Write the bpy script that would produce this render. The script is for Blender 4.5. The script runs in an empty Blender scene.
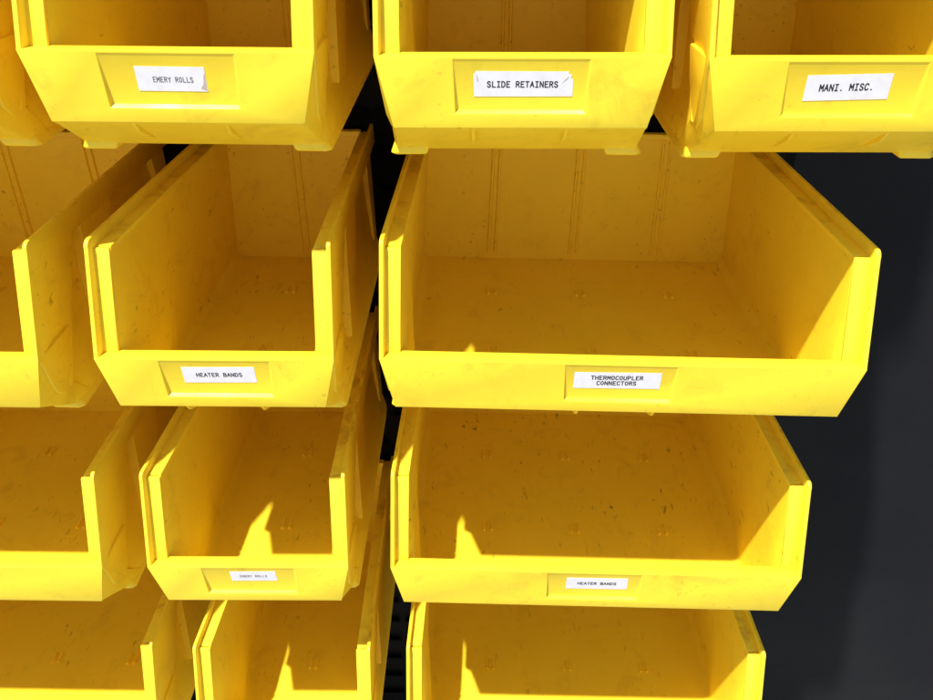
import bpy, bmesh, math, random
from mathutils import Vector, Matrix
IN = 0.0254
L = 14.42                     # bin length, inches; mesh y=0 is the rear of the bin
C = bpy.context.scene.collection
SC = bpy.context.scene

# ------------------------------------------------------------------ materials
def new_mat(name):
    m = bpy.data.materials.new(name); m.use_nodes = True
    nt = m.node_tree
    return m, nt, nt.nodes, nt.links, nt.nodes['Principled BSDF']

def rand_coords(n, l, scale=1.0):
    tc = n.new('ShaderNodeTexCoord'); oi = n.new('ShaderNodeObjectInfo')
    mul = n.new('ShaderNodeVectorMath'); mul.operation = 'MULTIPLY'
    mul.inputs[1].default_value = (3.1, 5.7, 2.3)
    l.new(oi.outputs['Random'], mul.inputs[0])
    add = n.new('ShaderNodeVectorMath'); add.operation = 'ADD'
    l.new(tc.outputs['Object'], add.inputs[0]); l.new(mul.outputs[0], add.inputs[1])
    return tc, add.outputs[0], oi

def noise(n, l, vec, scale, detail=4, rough=.55, dist=0, mscale=None):
    if mscale:
        mp = n.new('ShaderNodeMapping'); mp.inputs['Scale'].default_value = mscale
        l.new(vec, mp.inputs['Vector']); vec = mp.outputs['Vector']
    t = n.new('ShaderNodeTexNoise'); t.inputs['Scale'].default_value = scale
    t.inputs['Detail'].default_value = detail; t.inputs['Roughness'].default_value = rough
    t.inputs['Distortion'].default_value = dist
    l.new(vec, t.inputs['Vector'])
    return t.outputs['Fac']

def ramp(n, l, fac, a, b, ca=(0,0,0,1), cb=(1,1,1,1)):
    r = n.new('ShaderNodeValToRGB'); r.color_ramp.elements[0].position = a
    r.color_ramp.elements[1].position = b
    r.color_ramp.elements[0].color = ca; r.color_ramp.elements[1].color = cb
    l.new(fac, r.inputs['Fac'])
    return r.outputs['Color']

def mixc(n, l, fac, a, b, mode='MIX'):
    m = n.new('ShaderNodeMix'); m.data_type = 'RGBA'; m.blend_type = mode
    for sock, val in ((m.inputs[0], fac), (m.inputs[6], a), (m.inputs[7], b)):
        if isinstance(val, (tuple, float, int)): sock.default_value = val
        else: l.new(val, sock)
    return m.outputs[2]

def yellow_plastic(name, dirt=1.0, grime=0.5, low=.56):
    m, nt, n, l, bs = new_mat(name)
    tc, v, oi = rand_coords(n, l)
    big = noise(n, l, v, 9, 3)
    base = mixc(n, l, ramp(n, l, big, .35, .68), (.92, .695, .034, 1), (.88, .655, .029, 1))
    # rubbed-in grime in broad uneven smears
    gr = noise(n, l, v, 22, 5, .65, .6)
    gmask = ramp(n, l, gr, low, low+.24)
    gm = n.new('ShaderNodeMath'); gm.operation = 'MULTIPLY'; gm.inputs[1].default_value = grime
    if name.endswith('rim'):           # grime settles on the upward faces of the rims
        geo = n.new('ShaderNodeNewGeometry'); sx = n.new('ShaderNodeSeparateXYZ'); l.new(geo.outputs['Normal'], sx.inputs[0])
        up = n.new('ShaderNodeMapRange'); up.inputs['From Min'].default_value = .45; up.inputs['From Max'].default_value = .9
        up.inputs['To Min'].default_value = .22; l.new(sx.outputs['Z'], up.inputs['Value'])
        gmul = n.new('ShaderNodeMath'); gmul.operation = 'MULTIPLY'
        l.new(gmask, gmul.inputs[0]); l.new(up.outputs['Result'], gmul.inputs[1]); gmask = gmul.outputs[0]
    l.new(gmask, gm.inputs[0])
    tone = n.new('ShaderNodeAttribute'); tone.attribute_type = 'OBJECT'; tone.attribute_name = 'tone'
    wear = n.new('ShaderNodeAttribute'); wear.attribute_type = 'OBJECT'; wear.attribute_name = 'wear'
    base = mixc(n, l, tone.outputs['Fac'], base, (.91, .58, .012, 1))
    col = mixc(n, l, gm.outputs[0], base, (.42, .19, .012, 1))
    # soft dull smears
    sm = n.new('ShaderNodeMath'); sm.operation = 'MULTIPLY'
    l.new(ramp(n, l, noise(n, l, v, 38, 4, .6, 1.2, (1, .55, 1)), .55, .78), sm.inputs[0]); l.new(wear.outputs['Fac'], sm.inputs[1])
    sm2 = n.new('ShaderNodeMath'); sm2.operation = 'MULTIPLY'; sm2.inputs[1].default_value = .13
    l.new(sm.outputs[0], sm2.inputs[0])
    col = mixc(n, l, sm2.outputs[0], col, (.30, .17, .03, 1))
    # dark scuffs: short streaks
    s1 = noise(n, l, v, 190, 2, .5, .5, (1, .3, 1))
    s2 = noise(n, l, v, 17, 3)
    mm = n.new('ShaderNodeMath'); mm.operation = 'MULTIPLY'
    l.new(ramp(n, l, s1, .63, .73), mm.inputs[0]); l.new(ramp(n, l, s2, .49, .64), mm.inputs[1])
    m2 = n.new('ShaderNodeMath'); m2.operation = 'MULTIPLY'; m2.inputs[1].default_value = .62*dirt
    wm = n.new('ShaderNodeMath'); wm.operation = 'MULTIPLY'; l.new(mm.outputs[0], wm.inputs[0]); l.new(wear.outputs['Fac'], wm.inputs[1])
    l.new(wm.outputs[0], m2.inputs[0])
    col = mixc(n, l, m2.outputs[0], col, (.07, .035, .012, 1))
    # tiny specks
    vo = n.new('ShaderNodeTexVoronoi'); vo.inputs['Scale'].default_value = 62
    l.new(v, vo.inputs['Vector'])
    sp = ramp(n, l, vo.outputs['Distance'], .02, .07, (1,1,1,1), (0,0,0,1))
    s3 = ramp(n, l, noise(n, l, v, 31, 2), .56, .62)
    m3 = n.new('ShaderNodeMath'); m3.operation = 'MULTIPLY'; l.new(sp, m3.inputs[0]); l.new(s3, m3.inputs[1])
    m4 = n.new('ShaderNodeMath'); m4.operation = 'MULTIPLY'; m4.inputs[1].default_value = .6*dirt
    l.new(m3.outputs[0], m4.inputs[0])
    col = mixc(n, l, m4.outputs[0], col, (.10, .05, .015, 1))
    l.new(col, bs.inputs['Base Color'])
    rr = ramp(n, l, noise(n, l, v, 26, 4), .3, .75, (.34,.34,.34,1), (.52,.52,.52,1))
    l.new(rr, bs.inputs['Roughness'])
    bs.inputs['IOR'].default_value = 1.48
    bs.inputs['Specular IOR Level'].default_value = .42
    bp = n.new('ShaderNodeBump'); bp.inputs['Strength'].default_value = .10; bp.inputs['Distance'].default_value = .004
    l.new(noise(n, l, v, 34, 4, .5), bp.inputs['Height'])
    bp2 = n.new('ShaderNodeBump'); bp2.inputs['Strength'].default_value = .05; bp2.inputs['Distance'].default_value = .0006
    l.new(noise(n, l, v, 900, 2), bp2.inputs['Height']); l.new(bp.outputs['Normal'], bp2.inputs['Normal'])
    l.new(bp2.outputs['Normal'], bs.inputs['Normal'])
    return m

M_SHELL = yellow_plastic('yellow_plastic_inside', 1.0, .30)
M_FRONT = yellow_plastic('yellow_plastic_front', .4, .40)
M_RIM = yellow_plastic('yellow_plastic_rim', .7, .75, .50)

m, nt, n, l, bs = new_mat('worn_dark_mark'); M_MARK = m
bs.inputs['Base Color'].default_value = (.10, .05, .012, 1); bs.inputs['Roughness'].default_value = .7
m, nt, n, l, bs = new_mat('faint_brown_mark'); M_MARK2 = m
bs.inputs['Base Color'].default_value = (.36, .19, .015, 1); bs.inputs['Roughness'].default_value = .6

m, nt, n, l, bs = new_mat('label_paper'); M_PAPER = m
tc, v, oi = rand_coords(n, l)
pc = mixc(n, l, ramp(n, l, noise(n, l, v, 120, 4), .4, .75), (.84, .83, .86, 1), (.76, .745, .79, 1))
l.new(pc, bs.inputs['Base Color']); bs.inputs['Roughness'].default_value = .35
m, nt, n, l, bs = new_mat('label_ink'); M_INK = m
bs.inputs['Base Color'].default_value = (.018, .017, .03, 1); bs.inputs['Roughness'].default_value = .5
m, nt, n, l, bs = new_mat('faded_label_ink'); M_INK2 = m
bs.inputs['Base Color'].default_value = (.13, .10, .13, 1); bs.inputs['Roughness'].default_value = .5
m, nt, n, l, bs = new_mat('paper_stain'); M_STAIN = m
bs.inputs['Base Color'].default_value = (.55, .43, .36, 1); bs.inputs['Roughness'].default_value = .6

m, nt, n, l, bs = new_mat('black_painted_steel'); M_BLACK = m
tc, v, oi = rand_coords(n, l)
l.new(mixc(n, l, noise(n, l, v, 14, 4), (.003, .0028, .0025, 1), (.006, .0055, .005, 1)), bs.inputs['Base Color'])
bs.inputs['Roughness'].default_value = .55; bs.inputs['Specular IOR Level'].default_value = .06
m, nt, n, l, bs = new_mat('charcoal_wall_sheet'); M_CHAR = m
tc, v, oi = rand_coords(n, l)
l.new(mixc(n, l, ramp(n, l, noise(n, l, v, 5, 5), .3, .7), (.0100, .0110, .0140, 1), (.0150, .0158, .0188, 1)), bs.inputs['Base Color'])
l.new(ramp(n, l, noise(n, l, v, 9, 5), .3, .75, (.42,.42,.42,1), (.56,.56,.56,1)), bs.inputs['Roughness'])
bs.inputs['Specular IOR Level'].default_value = .06
bp = n.new('ShaderNodeBump'); bp.inputs['Strength'].default_value = .12; bp.inputs['Distance'].default_value = .003
l.new(noise(n, l, v, 60, 4), bp.inputs['Height']); l.new(bp.outputs['Normal'], bs.inputs['Normal'])
m, nt, n, l, bs = new_mat('concrete_ground'); M_GROUND = m
tc, v, oi = rand_coords(n, l)
l.new(mixc(n, l, ramp(n, l, noise(n, l, v, 3, 8, .65), .3, .7), (.22, .215, .20, 1), (.30, .29, .27, 1)), bs.inputs['Base Color'])
bs.inputs['Roughness'].default_value = .85

# ------------------------------------------------------------------ mesh helpers
def add_solid(bm, rings):
    """closed solid from equal rings of points (first and last capped)"""
    vs = [[bm.verts.new(p) for p in r] for r in rings]
    k = len(vs[0])
    for a, b in zip(vs[:-1], vs[1:]):
        for i in range(k):
            bm.faces.new((a[i], a[(i+1) % k], b[(i+1) % k], b[i]))
    bm.faces.new(vs[0][::-1]); bm.faces.new(vs[-1])

def add_box(bm, x0, x1, y0, y1, z0, z1):
    add_solid(bm, [[(x, y0, z0), (x, y1, z0), (x, y1, z1), (x, y0, z1)] for x in (x0, x1)])

def add_extr(bm, poly, x0, x1):
    add_solid(bm, [[(x, y, z) for y, z in poly] for x in (x0, x1)])

def finish(name, bm, mat, parent=None, bevel=0, seg=2, smooth=True, fn=None, s=1, angle=30, rear=L):
    """fn warps coordinates (front-origin inches); then the y origin moves to the rear and inches become metres"""
    bmesh.ops.recalc_face_normals(bm, faces=bm.faces)
    if bevel:
        ed = [e for e in bm.edges if len(e.link_faces) == 2 and e.calc_face_angle(0) > math.radians(angle)]
        bmesh.ops.bevel(bm, geom=ed, offset=bevel, segments=seg, affect='EDGES', clamp_overlap=True, profile=.5)
    for vt in bm.verts:
        x, y, z = vt.co
        if fn: x, y, z = fn(x, y, z)
        vt.co = (s*x*IN, (y-rear)*IN, z*IN)
    bmesh.ops.recalc_face_normals(bm, faces=bm.faces)
    me = bpy.data.meshes.new(name); bm.to_mesh(me); bm.free()
    if smooth:
        me.polygons.foreach_set('use_smooth', [True]*len(me.polygons))
        me.set_sharp_from_angle(angle=math.radians(28))
    me.materials.append(mat)
    o = bpy.data.objects.new(name, me); C.objects.link(o)
    if parent: o.parent = parent
    return o

YA, YB, ZB, YC, ZC = 0.0, -1.19, 3.34, -1.12, 1.34
def yf(z): return YB + (YA-YB)*(z-ZB)/(7-ZB)

def taper(w):
    def f(x, y, z):
        if y > 0:
            x -= .25*(y/L)*max(0, min(1, z/7))*max(-1, min(1, x/(w-1)))
        return x, y, z
    return f

# ------------------------------------------------------------------ one bin
def make_bin(w, nslots):
    d = w-4.125
    wc = 3.66+d*(1.0-.007)
    fl = .68          # width of the rim and front flange
    T = taper(w)
    root = bpy.data.objects.new('storage_bin', None); C.objects.link(root)
    root.empty_display_size = .05
    # shell: floor and both side walls as one lofted trough, then the back wall
    bm = bmesh.new()
    rings = []
    for y in (-.6, -.35, -.05, .25, .56, 1.2, 2.5, 5, 8, 11, L-.05):
        zt = 6.70 if y >= .56 else 6.70-(.56-y)*3.66/1.19
        zfl = .2 if y >= 1.2 else .2+(1.2-y)*.85
        t = max(0, min(1, (y-.6)/(L-.6)))
        fw = max(0, min(1, (1.6-y)/2.2)); f2 = max(0, min(1, (5.5-y)/3.8))
        xb = (3.62+d) - .50*f2*f2*(3-2*f2)
        xt = w-fl+.03
        r = .42
        inner = [(xt, zt)]
        def wallx(z): return xb + (xt-xb)*(z-.2)/(6.95-.2)
        inner.append((wallx((zt+zfl+r)/2), (zt+zfl+r)/2))
        inner.append((wallx(zfl+r), zfl+r))
        for a in range(1, 6):
            th = math.radians(90*a/6)
            inner.append((wallx(zfl+r)-r+r*math.cos(th), zfl+r-r*math.sin(th)))
        inner.append((wallx(zfl+r)-r, zfl)); inner.append(((wallx(zfl+r)-r)*.5, zfl))
        zk = max(1.75, zfl+.9)
        outer = [(xt+.08, zt), (3.69+d-.16*f2, min(zk, zt-.05)), (3.93+d-.25*fw, zfl+.5), (3.93+d-.3*fw, zfl+.05), (3.80+d-.3*fw, zfl-.12), (3.0+d, zfl-.12), ((3.0+d)*.5, zfl-.12)]
        half = inner
        full_in = [(x, z) for x, z in half] + [(-x, z) for x, z in half[::-1]]
        full_out = [(-x, z) for x, z in outer] + [(x, z) for x, z in outer[::-1]]
        rings.append([(x, y, z) for x, z in full_in+full_out])
    add_solid(bm, rings)
    # back wall
    add_solid(bm, [[(-(3.66+d), y, .08), (3.66+d, y, .08), (xt+.1, y, 6.74), (-(xt+.1), y, 6.74)] for y in (L-.2, L+.0)])
    add_box(bm, -(xt+.05), xt+.05, L-.42, L-.02, 6.60, 6.86)
    # front slope of the nose beneath, with two small gussets
    shell = finish('shell', bm, M_SHELL, root, .03, 1, fn=T, angle=40)
    # divider ridges on the back wall and short slots on the floor
    prof2 = [(-.25, 0), (-.22, .13), (-.13, .13), (-.09, .025), (.09, .025), (.13, .13), (.22, .13), (.25, 0)]
    for k in range(nslots):
        xk = (k-(nslots-1)/2)*4.2
        bm = bmesh.new()
        add_solid(bm, [[(xk+u, L-.18-h, z) for u, h in prof2] for z in (.55, 6.7)])
        finish('divider_ridge', bm, M_SHELL, shell, .012, 1, fn=T)
        for yy in (4.7, 10.3):
            bm = bmesh.new()
            add_solid(bm, [[(xk+u, y, .17+h*1.3) for u, h in prof2] for y in (yy-.32, yy+.32)])
            finish('divider_slot', bm, M_FRONT, shell, 0)
    # nose / front panel with recessed label field
    bm = bmesh.new()
    prof = [(YB, ZB, w), (YC, ZC, wc), (.95, .10, 3.35+d), (1.3, .15, 3.3+d), (-.35, 1.6, w-.9), (-.60, ZB, w-.3)]
    sides = [[bm.verts.new((s*x, y, z)) for y, z, x in prof] for s in (-1, 1)]
    bm.faces.new(sides[0]); bm.faces.new(sides[1][::-1])
    k = len(prof)
    for i in range(1, k):
        j = (i+1) % k
        bm.faces.new((sides[0][i], sides[0][j], sides[1][j], sides[1][i]))
    # front face with recess: outline trapezoid minus a field of half width 1.9
    def fp(x, z, dep=0):
        t = (z-ZC)/(ZB-ZC)
        return bm.verts.new((x, YC+(YB-YC)*t+dep, z))
    rt, rb, dep = 3.26, 1.74, .15
    BL, BR = sides[0][0], sides[1][0]; CL, CR = sides[0][1], sides[1][1]
    o = [fp(-1.93, rt), fp(1.93, rt), fp(1.87, rb), fp(-1.87, rb)]
    q = [fp(-1.91, rt-.02, .02), fp(1.86, rt-.02, .02), fp(1.79, rb+.09, dep), fp(-1.85, rb+.09, dep)]
    bm.faces.new((BL, BR, o[1], o[0])); bm.faces.new((BR, CR, o[2], o[1]))
    bm.faces.new((CR, CL, o[3], o[2])); bm.faces.new((CL, BL, o[0], o[3]))
    for i in range(4):
        bm.faces.new((o[i], o[(i+1) % 4], q[(i+1) % 4], q[i]))
    bm.faces.new(q)
    finish('front_panel', bm, M_FRONT, root, .035, 2, angle=20)
    # rounded cheek on either side of the nose
    for s in (-1, 1):
        bm = bmesh.new()
        add_solid(bm, [[(w-.03, -1.16, 3.30), (w-.03, .2, 3.30), (w-.03, 1.4, 3.30), (w-.36, 1.4, 3.30), (w-.36, -.5, 3.30)],
                       [((w+wc)/2, -1.13, 2.34), ((w+wc)/2+.11, .1, 2.34), (w-.075, 1.1, 2.34), (3.62+d, 1.1, 2.34), (3.62+d, -.6, 2.34)],
                       [(wc-.01, -1.10, 1.34), (3.84+d, -.1, 1.34), (w-.20, .7, 1.34), (3.55+d, .7, 1.34), (3.3+d, -1.08, 1.34)],
                       [(3.79+d, .90, .12), (3.88+d, 1.3, .12), (3.93+d, 2.0, .12), (3.4+d, 2.2, .12), (3.2+d, .90, .12)]])
        finish('cheek', bm, M_FRONT, root, .06, 2, s=s, angle=40)
    # little gussets under the nose
    for s in (-1, 1):
        bm = bmesh.new()
        add_extr(bm, [(-1.05, 1.32), (-.72, .93), (.35, .44), (.2, .62), (-.6, 1.2)], s*1.35-.05, s*1.35+.05)
        finish('gusset', bm, M_FRONT, root, 0)
    # rims with front flange, feet, outside ribs
    for s in (-1, 1):
        bm = bmesh.new()
        arc = [(YA+.02+.30-.30*math.cos(math.radians(a)), 7.13-.30+.30*math.sin(math.radians(a))) for a in (0, 22, 45, 68, 90)]
        poly = arc + [(L, 7.13), (L, 6.2), (3.3, 6.2), (.80, 1.05), (.25, 1.0), (-.35, 1.5), (YB+.2, ZB-.3), (YB, ZB-.02)]
        add_extr(bm, poly, w-.16, w)
        # flat top of the rim
        add_box(bm, w-fl, w-.10, .56, L-.02, 6.58, 6.75)
        # slanting front flange
        add_extr(bm, [(yf(6.74)+.42, 6.74), (yf(6.74)+.58, 6.74), (yf(3.25)+.60, 3.25), (yf(3.25)+.42, 3.25)], w-fl-.02, w-.10)
        def T2(x, y, z):
            x, y, z = T(x, y, z)
            if z < 3.3: x -= .25*(max(0, 3.3-z)/2.3)**1.3
            return x, y, z
        finish('rim', bm, M_RIM, root, .045, 2, fn=T2, s=s)
        # ribs between the skirt and the leaning wall
        def wo(z): return w-fl+.07+.10*(6.7-z)/5
        for poly, xo in (([(3.10, 6.5), (3.28, 6.5), (.84, 1.15), (.55, 1.15)], w-.08),
                         ([(4.2, 6.5), (7.3, 6.5), (5.6, 1.4), (3.8, 1.4)], w-.10),
                         ([(12.6, 6.5), (L-.1, 6.5), (L-.1, 1.5), (13.4, 1.5)], w-.25)):
            bm = bmesh.new()
            add_solid(bm, [[(wo(z), y, z) for y, z in poly], [(xo-.12*max(0, (3-z)/2), y, z) for y, z in poly]])
            finish('rib', bm, M_RIM, root, .02, 1, fn=T, s=s)
        bm = bmesh.new()
        x1 = 3.95+d
        add_solid(bm, [[(x1-1.2, .80, .22), (x1-.28, .84, .30), (x1-.12, 1.0, .30), (x1-.0, L-.3, .22), (x1-.35, L-.3, .22), (x1-.35, 2.4, .22), (x1-1.2, 1.9, .22)],
                       [(x1-1.1, .9, -.09), (x1-.12, .86, -.09), (x1+.09, 1.05, -.09), (x1-.05, L-.3, .05), (x1-.35, L-.3, .05), (x1-.35, 2.4, -.07), (x1-1.1, 1.9, -.09)]])
        finish('foot', bm, M_FRONT, root, .085, 3, s=s)
    return root

# ------------------------------------------------------------------ stroke lettering (my own plain monospaced letters)
GL = {
 'A': [[(0,0),(.5,1),(1,0)], [(.18,.36),(.82,.36)]],
 'B': [[(.05,0),(.05,1),(.6,1),(.85,.88),(.85,.66),(.6,.53),(.05,.53)], [(.6,.53),(.95,.4),(.95,.13),(.65,0),(.05,0)]],
 'C': [[(.95,.8),(.75,.98),(.35,1),(.08,.75),(.08,.25),(.35,0),(.75,.02),(.95,.2)]],
 'D': [[(.05,0),(.05,1),(.55,1),(.9,.75),(.9,.25),(.55,0),(.05,0)]],
 'E': [[(.92,1),(.1,1),(.1,0),(.95,0)], [(.1,.53),(.75,.53)]],
 'H': [[(.06,0),(.06,1)], [(.94,0),(.94,1)], [(.06,.52),(.94,.52)]],
 'I': [[(.15,1),(.85,1)], [(.15,0),(.85,0)], [(.5,0),(.5,1)]],
 'L': [[(.15,1),(.15,0),(.95,0)]],
 'M': [[(.04,0),(.04,1),(.5,.4),(.96,1),(.96,0)]],
 'N': [[(.06,0),(.06,1),(.94,0),(.94,1)]],
 'O': [[(.5,1),(.15,.85),(.05,.5),(.15,.15),(.5,0),(.85,.15),(.95,.5),(.85,.85),(.5,1)]],
 'P': [[(.08,0),(.08,1),(.65,1),(.92,.85),(.92,.62),(.65,.47),(.08,.47)]],
 'R': [[(.08,0),(.08,1),(.65,1),(.9,.86),(.9,.66),(.65,.52),(.08,.52)], [(.5,.52),(.97,0)]],
 'S': [[(.9,.82),(.7,.98),(.3,1),(.1,.84),(.12,.66),(.35,.55),(.65,.47),(.9,.34),(.9,.14),(.68,0),(.3,0),(.08,.18)]],
 'T': [[(.04,1),(.96,1)], [(.5,1),(.5,0)]],
 'U': [[(.06,1),(.06,.25),(.28,0),(.72,0),(.94,.25),(.94,1)]],
 'Y': [[(.03,1),(.5,.5),(.97,1)], [(.5,.5),(.5,0)]],
 '.': [[(.42,.04),(.58,.04)]],
}
def panel_y(z, recess=True):
    t = (z-ZC)/(ZB-ZC); y = YC+(YB-YC)*t
    rt, rb, dep = 3.24, 1.83, .15
    return y + .02+(dep-.02)*max(0, min(1, (rt-z)/(rt-rb)))

def sheet(bm, pts, off, th):
    """a thin sheet lying on the recessed label field: pts are (x, z)"""
    fr = [bm.verts.new((x, panel_y(z)-off-th, z)) for x, z in pts]
    bk = [bm.verts.new((x, panel_y(z)-off, z)) for x, z in pts]
    bm.faces.new(fr); bm.faces.new(bk[::-1])
    k = len(pts)
    for i in range(k):
        bm.faces.new((fr[i], bk[i], bk[(i+1) % k], fr[(i+1) % k]))

def rotpts(pts, c, a):
    ca, sa = math.cos(a), math.sin(a)
    return [(c[0]+(x-c[0])*ca-(z-c[1])*sa, c[1]+(x-c[0])*sa+(z-c[1])*ca) for x, z in pts]

def add_label(root, x0, x1, z0, z1, lines, adv, h, dx=0, dz=0, rot=0, sw=.026, lead=.235, corner=False, ink=None, stain=None, text=None):
    c = ((x0+x1)/2, (z0+z1)/2)
    bm = bmesh.new()
    pts = [(x0, z0), (x1, z0), (x1, z1), (x0, z1)]
    if corner:
        pts = [(x0+.02, z0), (x1, z0+.01), (x1-.005, z1-.24), (x1-.07, z1-.19), (x1-.05, z1-.1), (x1-.15, z1-.07), (x1-.13, z1-.01), (x0+.06, z1), (x0+.05, z1-.06), (x0, z1-.08)]
    sheet(bm, rotpts(pts, c, rot), .002, .006)
    lab = finish('label', bm, M_PAPER, root, smooth=False)
    if text: lab['label'] = text
    bm = bmesh.new()
    cw = adv*.72
    for li, s in enumerate(lines):
        bx = c[0]+dx-len(s)*adv/2+(adv-cw)/2
        bz = c[1]+dz-h/2 + ((len(lines)-1)/2-li)*lead
        for ci, ch in enumerate(s):
            for st in GL.get(ch, ()):
                for (ax, az), (bx2, bz2) in zip(st[:-1], st[1:]):
                    p = Vector((bx+ci*adv+ax*cw, bz+az*h)); q = Vector((bx+ci*adv+bx2*cw, bz+bz2*h))
                    dv = (q-p).normalized(); nv = Vector((-dv.y, dv.x))*sw/2; e = dv*sw*.42
                    quad = [tuple(p-e-nv*.8), tuple(p-nv), tuple(q-nv), tuple(q+e-nv*.8), tuple(q+e+nv*.8), tuple(q+nv), tuple(p+nv), tuple(p-e+nv*.8)]
                    sheet(bm, rotpts(quad, c, rot), .009+.00003*(ci % 3), .0015)
    finish('lettering', bm, ink or M_INK, lab, smooth=False)
    for poly in stain or ():
        bm = bmesh.new()
        sheet(bm, rotpts(poly, c, rot), .0085, .001)
        finish('stain', bm, M_STAIN, lab, smooth=False)
    return lab

# ------------------------------------------------------------------ placing the bins
TILT = .0133
def kids(o): return [c for c in C.objects if c.parent == o]
def copy_tree(o, parent=None):
    c = o.copy(); C.objects.link(c); c.parent = parent
    for k in kids(o): copy_tree(k, c)
    return c
proto = {0: make_bin(4.125, 1), 1: make_bin(8.25, 3)}
pristine = dict(proto)
todo = []
GROUP = 'yellow plastic bins hung in rows on the rack'
def place(wide, x, z, roll, dy, label):
    todo.append((wide, x, z, roll, dy, label))
#       wide   x       z      roll    dy
SPEC = [
 ('F1', 1, -13.205, 10.153, -.001, .034, 'yellow bin cut off by the top left edge, beside the topmost EMERY ROLLS bin'),
 ('L1', 0, .307, 10.113, .005, -.092, 'top row yellow bin labelled EMERY ROLLS, its paper stained at one end'),
 ('S1', 0, 10.169, 9.965, -.003, .093, 'yellow bin with torn white label reading SLIDE RETAINERS'),
 ('M1', 0, 19.407, 9.953, -.004, -.041, 'yellow bin labelled MANI. MISC. above empty black background'),
 ('F2', 1, -14.288, -.1, 0, -.01, 'cut-off yellow bin at the left edge beside the narrow HEATER BANDS bin'),
 ('L2', 0, 0, 0, -.003, .038, 'narrow yellow bin labelled HEATER BANDS below the topmost EMERY ROLLS bin'),
 ('W2', 1, 13.856, .01, .015, -.036, 'wide yellow bin labelled THERMOCOUPLER CONNECTORS, uppermost wide one'),
 ('F3', 1, -14.376, -10.016, -.002, -.08, 'cut-off yellow bin at the left edge beside the lower EMERY ROLLS bin'),
 ('L3', 0, -.233, -10.058, -.015, .141, 'narrow yellow bin with a small faint EMERY ROLLS label and sunlit patch on its floor'),
 ('W3', 1, 13.772, -9.895, .015, -.078, 'wide yellow bin labelled HEATER BANDS under the THERMOCOUPLER CONNECTORS bin'),
 ('F4', 1, -14.199, -20.276, .001, .047, 'lowest yellow bin in the bottom left corner, only its open side in view'),
 ('L4', 0, .101, -20.348, -.007, -.024, 'narrow yellow bin cut off by the bottom edge, under the faint EMERY ROLLS label'),
 ('W4', 1, 14.064, -20.225, .004, .01, 'lowest wide yellow bin, its front cut off by the bottom edge'),
]
UP = [('F0', 1, -10.95, 20.1), ('G0', 1, -27.5, 20.1), ('G1', 0, -25.7, 10.1), ('L0', 0, 1.6, 20.15), ('S0', 0, 9.93, 20.0), ('M0', 0, 18.3, 20.0),
      ('U1', 0, 16.0, 30.1), ('U2', 0, 16.2, 40.1), ('U3', 0, 15.9, 50.1)]
for t in UP:
    SPEC.append((t[0], t[1], t[2], t[3], 0, 0, 'yellow bin in the rows just above the top edge of the photo'))
B = {}
TONE = {'F1': (.55, .6), 'L1': (.15, .7), 'S1': (.05, .9), 'M1': (.25, .9), 'F2': (.2, .9), 'L2': (.12, 1.15), 'W2': (.15, .7),  # top left bin's extra orange is shade put into its colour
        'F3': (.18, .8), 'L3': (.05, .8), 'W3': (.18, 1.25), 'F4': (.15, .8), 'L4': (0, .9), 'W4': (.05, .6)}
for i, (key, wide, x, z, roll, dy, label) in enumerate(SPEC):
    o = copy_tree(proto[wide])
    o.location = (x*IN, (L+dy)*IN, z*IN); o.rotation_euler = (-TILT, roll, 0)
    o['label'] = label; o['category'] = 'storage bin'; o['group'] = GROUP
    B[key] = o
    tv, wv = TONE.get(key, (.1, .8))
    for k in kids(o):
        k['tone'] = tv; k['wear'] = wv
        for g in kids(k): g['tone'] = tv; g['wear'] = wv
for o in proto.values():
    for k in kids(o):
        for g in kids(k): bpy.data.objects.remove(g)
        bpy.data.objects.remove(k)
    bpy.data.objects.remove(o)

# labels (inches on each bin's front)
add_label(B['L1'], -.97, .99, 2.21, 2.90, ['EMERY ROLLS'], .105, .135, dx=.05, dz=-.02, rot=-.004, sw=.022, ink=M_INK2,
          stain=[[(.80, 2.29), (.97, 2.23), (.985, 2.73), (.93, 2.65), (.90, 2.43)]], text='white paper label with a brown stain at one end')
add_label(B['S1'], -1.35, 1.46, 2.21, 2.93, ['SLIDE RETAINERS'], .135, .155, dx=-.02, dz=-.01, sw=.033, corner=True,
          stain=[[(-1.27, 2.85), (-1.22, 2.73), (-1.20, 2.61), (-1.25, 2.67)], [(1.12, 2.57), (1.30, 2.71), (1.34, 2.80), (1.22, 2.69)]], text='white paper label with torn corners')
add_label(B['M1'], -1.32, 1.03, 2.21, 2.93, ['MANI. MISC.'], .138, .175, dx=-.03, dz=.0, rot=.026, sw=.036)
add_label(B['L2'], -1.2, 1.33, 2.31, 3.00, ['HEATER BANDS'], .135, .15, rot=.010, sw=.033)
add_label(B['W2'], -1.58, 1.40, 2.27, 2.97, ['THERMOCOUPLER', 'CONNECTORS'], .139, .155, dx=-.02, sw=.035, rot=.012)
add_label(B['L3'], -.80, 1.09, 2.44, 3.04, ['EMERY ROLLS'], .104, .115, rot=.012, sw=.022, ink=M_INK2)
add_label(B['W3'], -1.12, 1.36, 2.30, 3.00, ['HEATER BANDS'], .133, .14, rot=.012, sw=.034)

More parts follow.
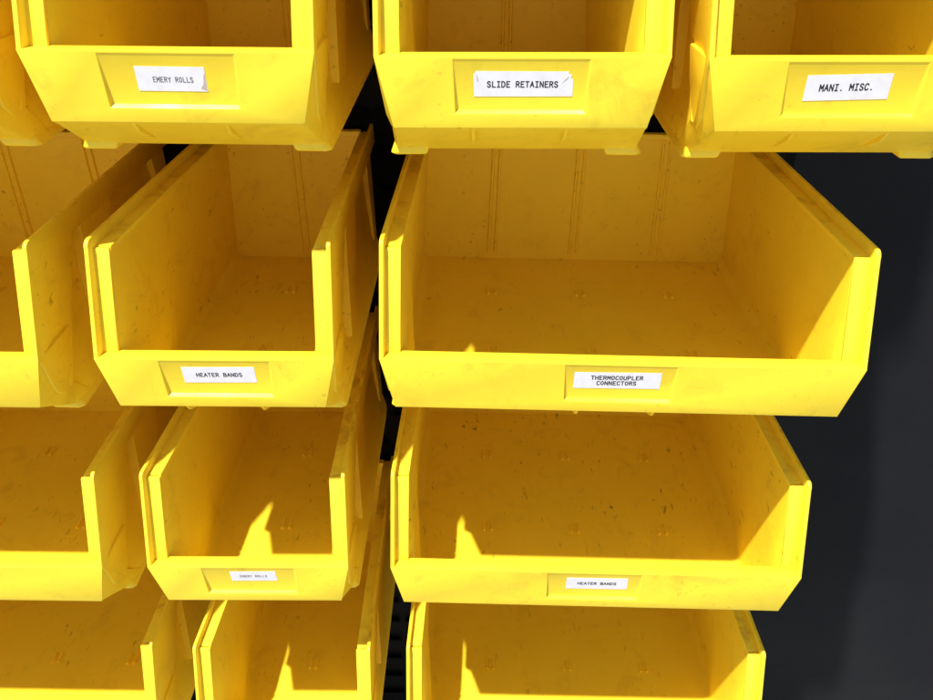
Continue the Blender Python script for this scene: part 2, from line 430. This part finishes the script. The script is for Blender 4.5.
# ------------------------------------------------------------------ louvred panel and wall behind
def front_obj(name, bm, mat, parent=None, **k): return finish(name, bm, mat, parent, **k)
bm = bmesh.new()
add_box(bm, -22, 24.6, L+.62, L+.70, -44, 70)
z = -43.1
while z < 69:
    for k in range(9):
        xa = -21.6+k*5.12
        add_solid(bm, [[(x, L+.63, z), (x, L+.30, z+.50), (x, L+.26, z+.62), (x, L+.34, z+.64), (x, L+.63, z+.25)] for x in (xa, xa+4.7)])
    z += 2.01
panel = finish('louvered_panel', bm, M_BLACK, smooth=False, rear=0)
panel['label'] = 'black louvered steel panel behind the yellow bins'; panel['category'] = 'rack panel'
bm = bmesh.new()
add_box(bm, -110, 150, L+.75, L+1.6, -44.2, 100)
wall = finish('charcoal_wall', bm, M_CHAR, smooth=False, rear=0)
wall['label'] = 'smooth charcoal sheet wall beyond the right side of the bins'; wall['category'] = 'wall'
bm = bmesh.new()
g = 4000
vs = [bm.verts.new(p) for p in ((-g, -g, -44), (g, -g, -44), (g, g, -44), (-g, g, -44))]
bm.faces.new(vs)
ground = finish('ground', bm, M_GROUND, smooth=False, rear=0); ground['kind'] = 'structure'

# ------------------------------------------------------------------ light
K, S = 2.93, .80
sd = Vector((-S, -1, K)).normalized()
sun = bpy.data.lights.new('sun', 'SUN'); sun.energy = 5; sun.angle = math.radians(1.4); sun.color = (1, .955, .87)
so = bpy.data.objects.new('sun', sun); C.objects.link(so)
so.rotation_euler = sd.to_track_quat('Z', 'Y').to_euler(); so.location = (0, -2, 5)
w = bpy.data.worlds.new('World'); SC.world = w; w.use_nodes = True
nt = w.node_tree; bg = nt.nodes['Background']
sky = nt.nodes.new('ShaderNodeTexSky'); sky.sky_type = 'NISHITA'; sky.sun_disc = False
sky.sun_elevation = math.asin(sd.z); sky.sun_rotation = math.atan2(sd.x, sd.y)
nt.links.new(sky.outputs['Color'], bg.inputs['Color']); bg.inputs['Strength'].default_value = .095

# ------------------------------------------------------------------ camera
cam = bpy.data.cameras.new('camera'); co = bpy.data.objects.new('camera', cam); C.objects.link(co)
R = Matrix(((9.99854172e-01, 1.70530272e-02, 9.10441881e-04), (9.70592782e-03, -5.23595987e-01, -8.51911402e-01), (-1.40509646e-02, 8.51796006e-01, -5.23685148e-01)))
rt, dn, fw = R[0], R[1], R[2]
M = Matrix(((rt[0], -dn[0], -fw[0]), (rt[1], -dn[1], -fw[1]), (rt[2], -dn[2], -fw[2])))
co.matrix_world = Matrix.Translation(Vector((9.0116, -24.4339, 18.3626))*IN) @ M.to_4x4()
cam.sensor_fit = 'HORIZONTAL'; cam.sensor_width = 36; cam.lens = 813.63/933*36
cam.clip_start = .02; cam.clip_end = 1000
SC.camera = co
SC.render.engine = 'CYCLES'
SC.cycles.max_bounces = 10; SC.cycles.diffuse_bounces = 8; SC.cycles.glossy_bounces = 4
SC.view_settings.view_transform = 'Standard'; SC.view_settings.look = 'None'
SC.view_settings.exposure = .66; SC.view_settings.gamma = 1
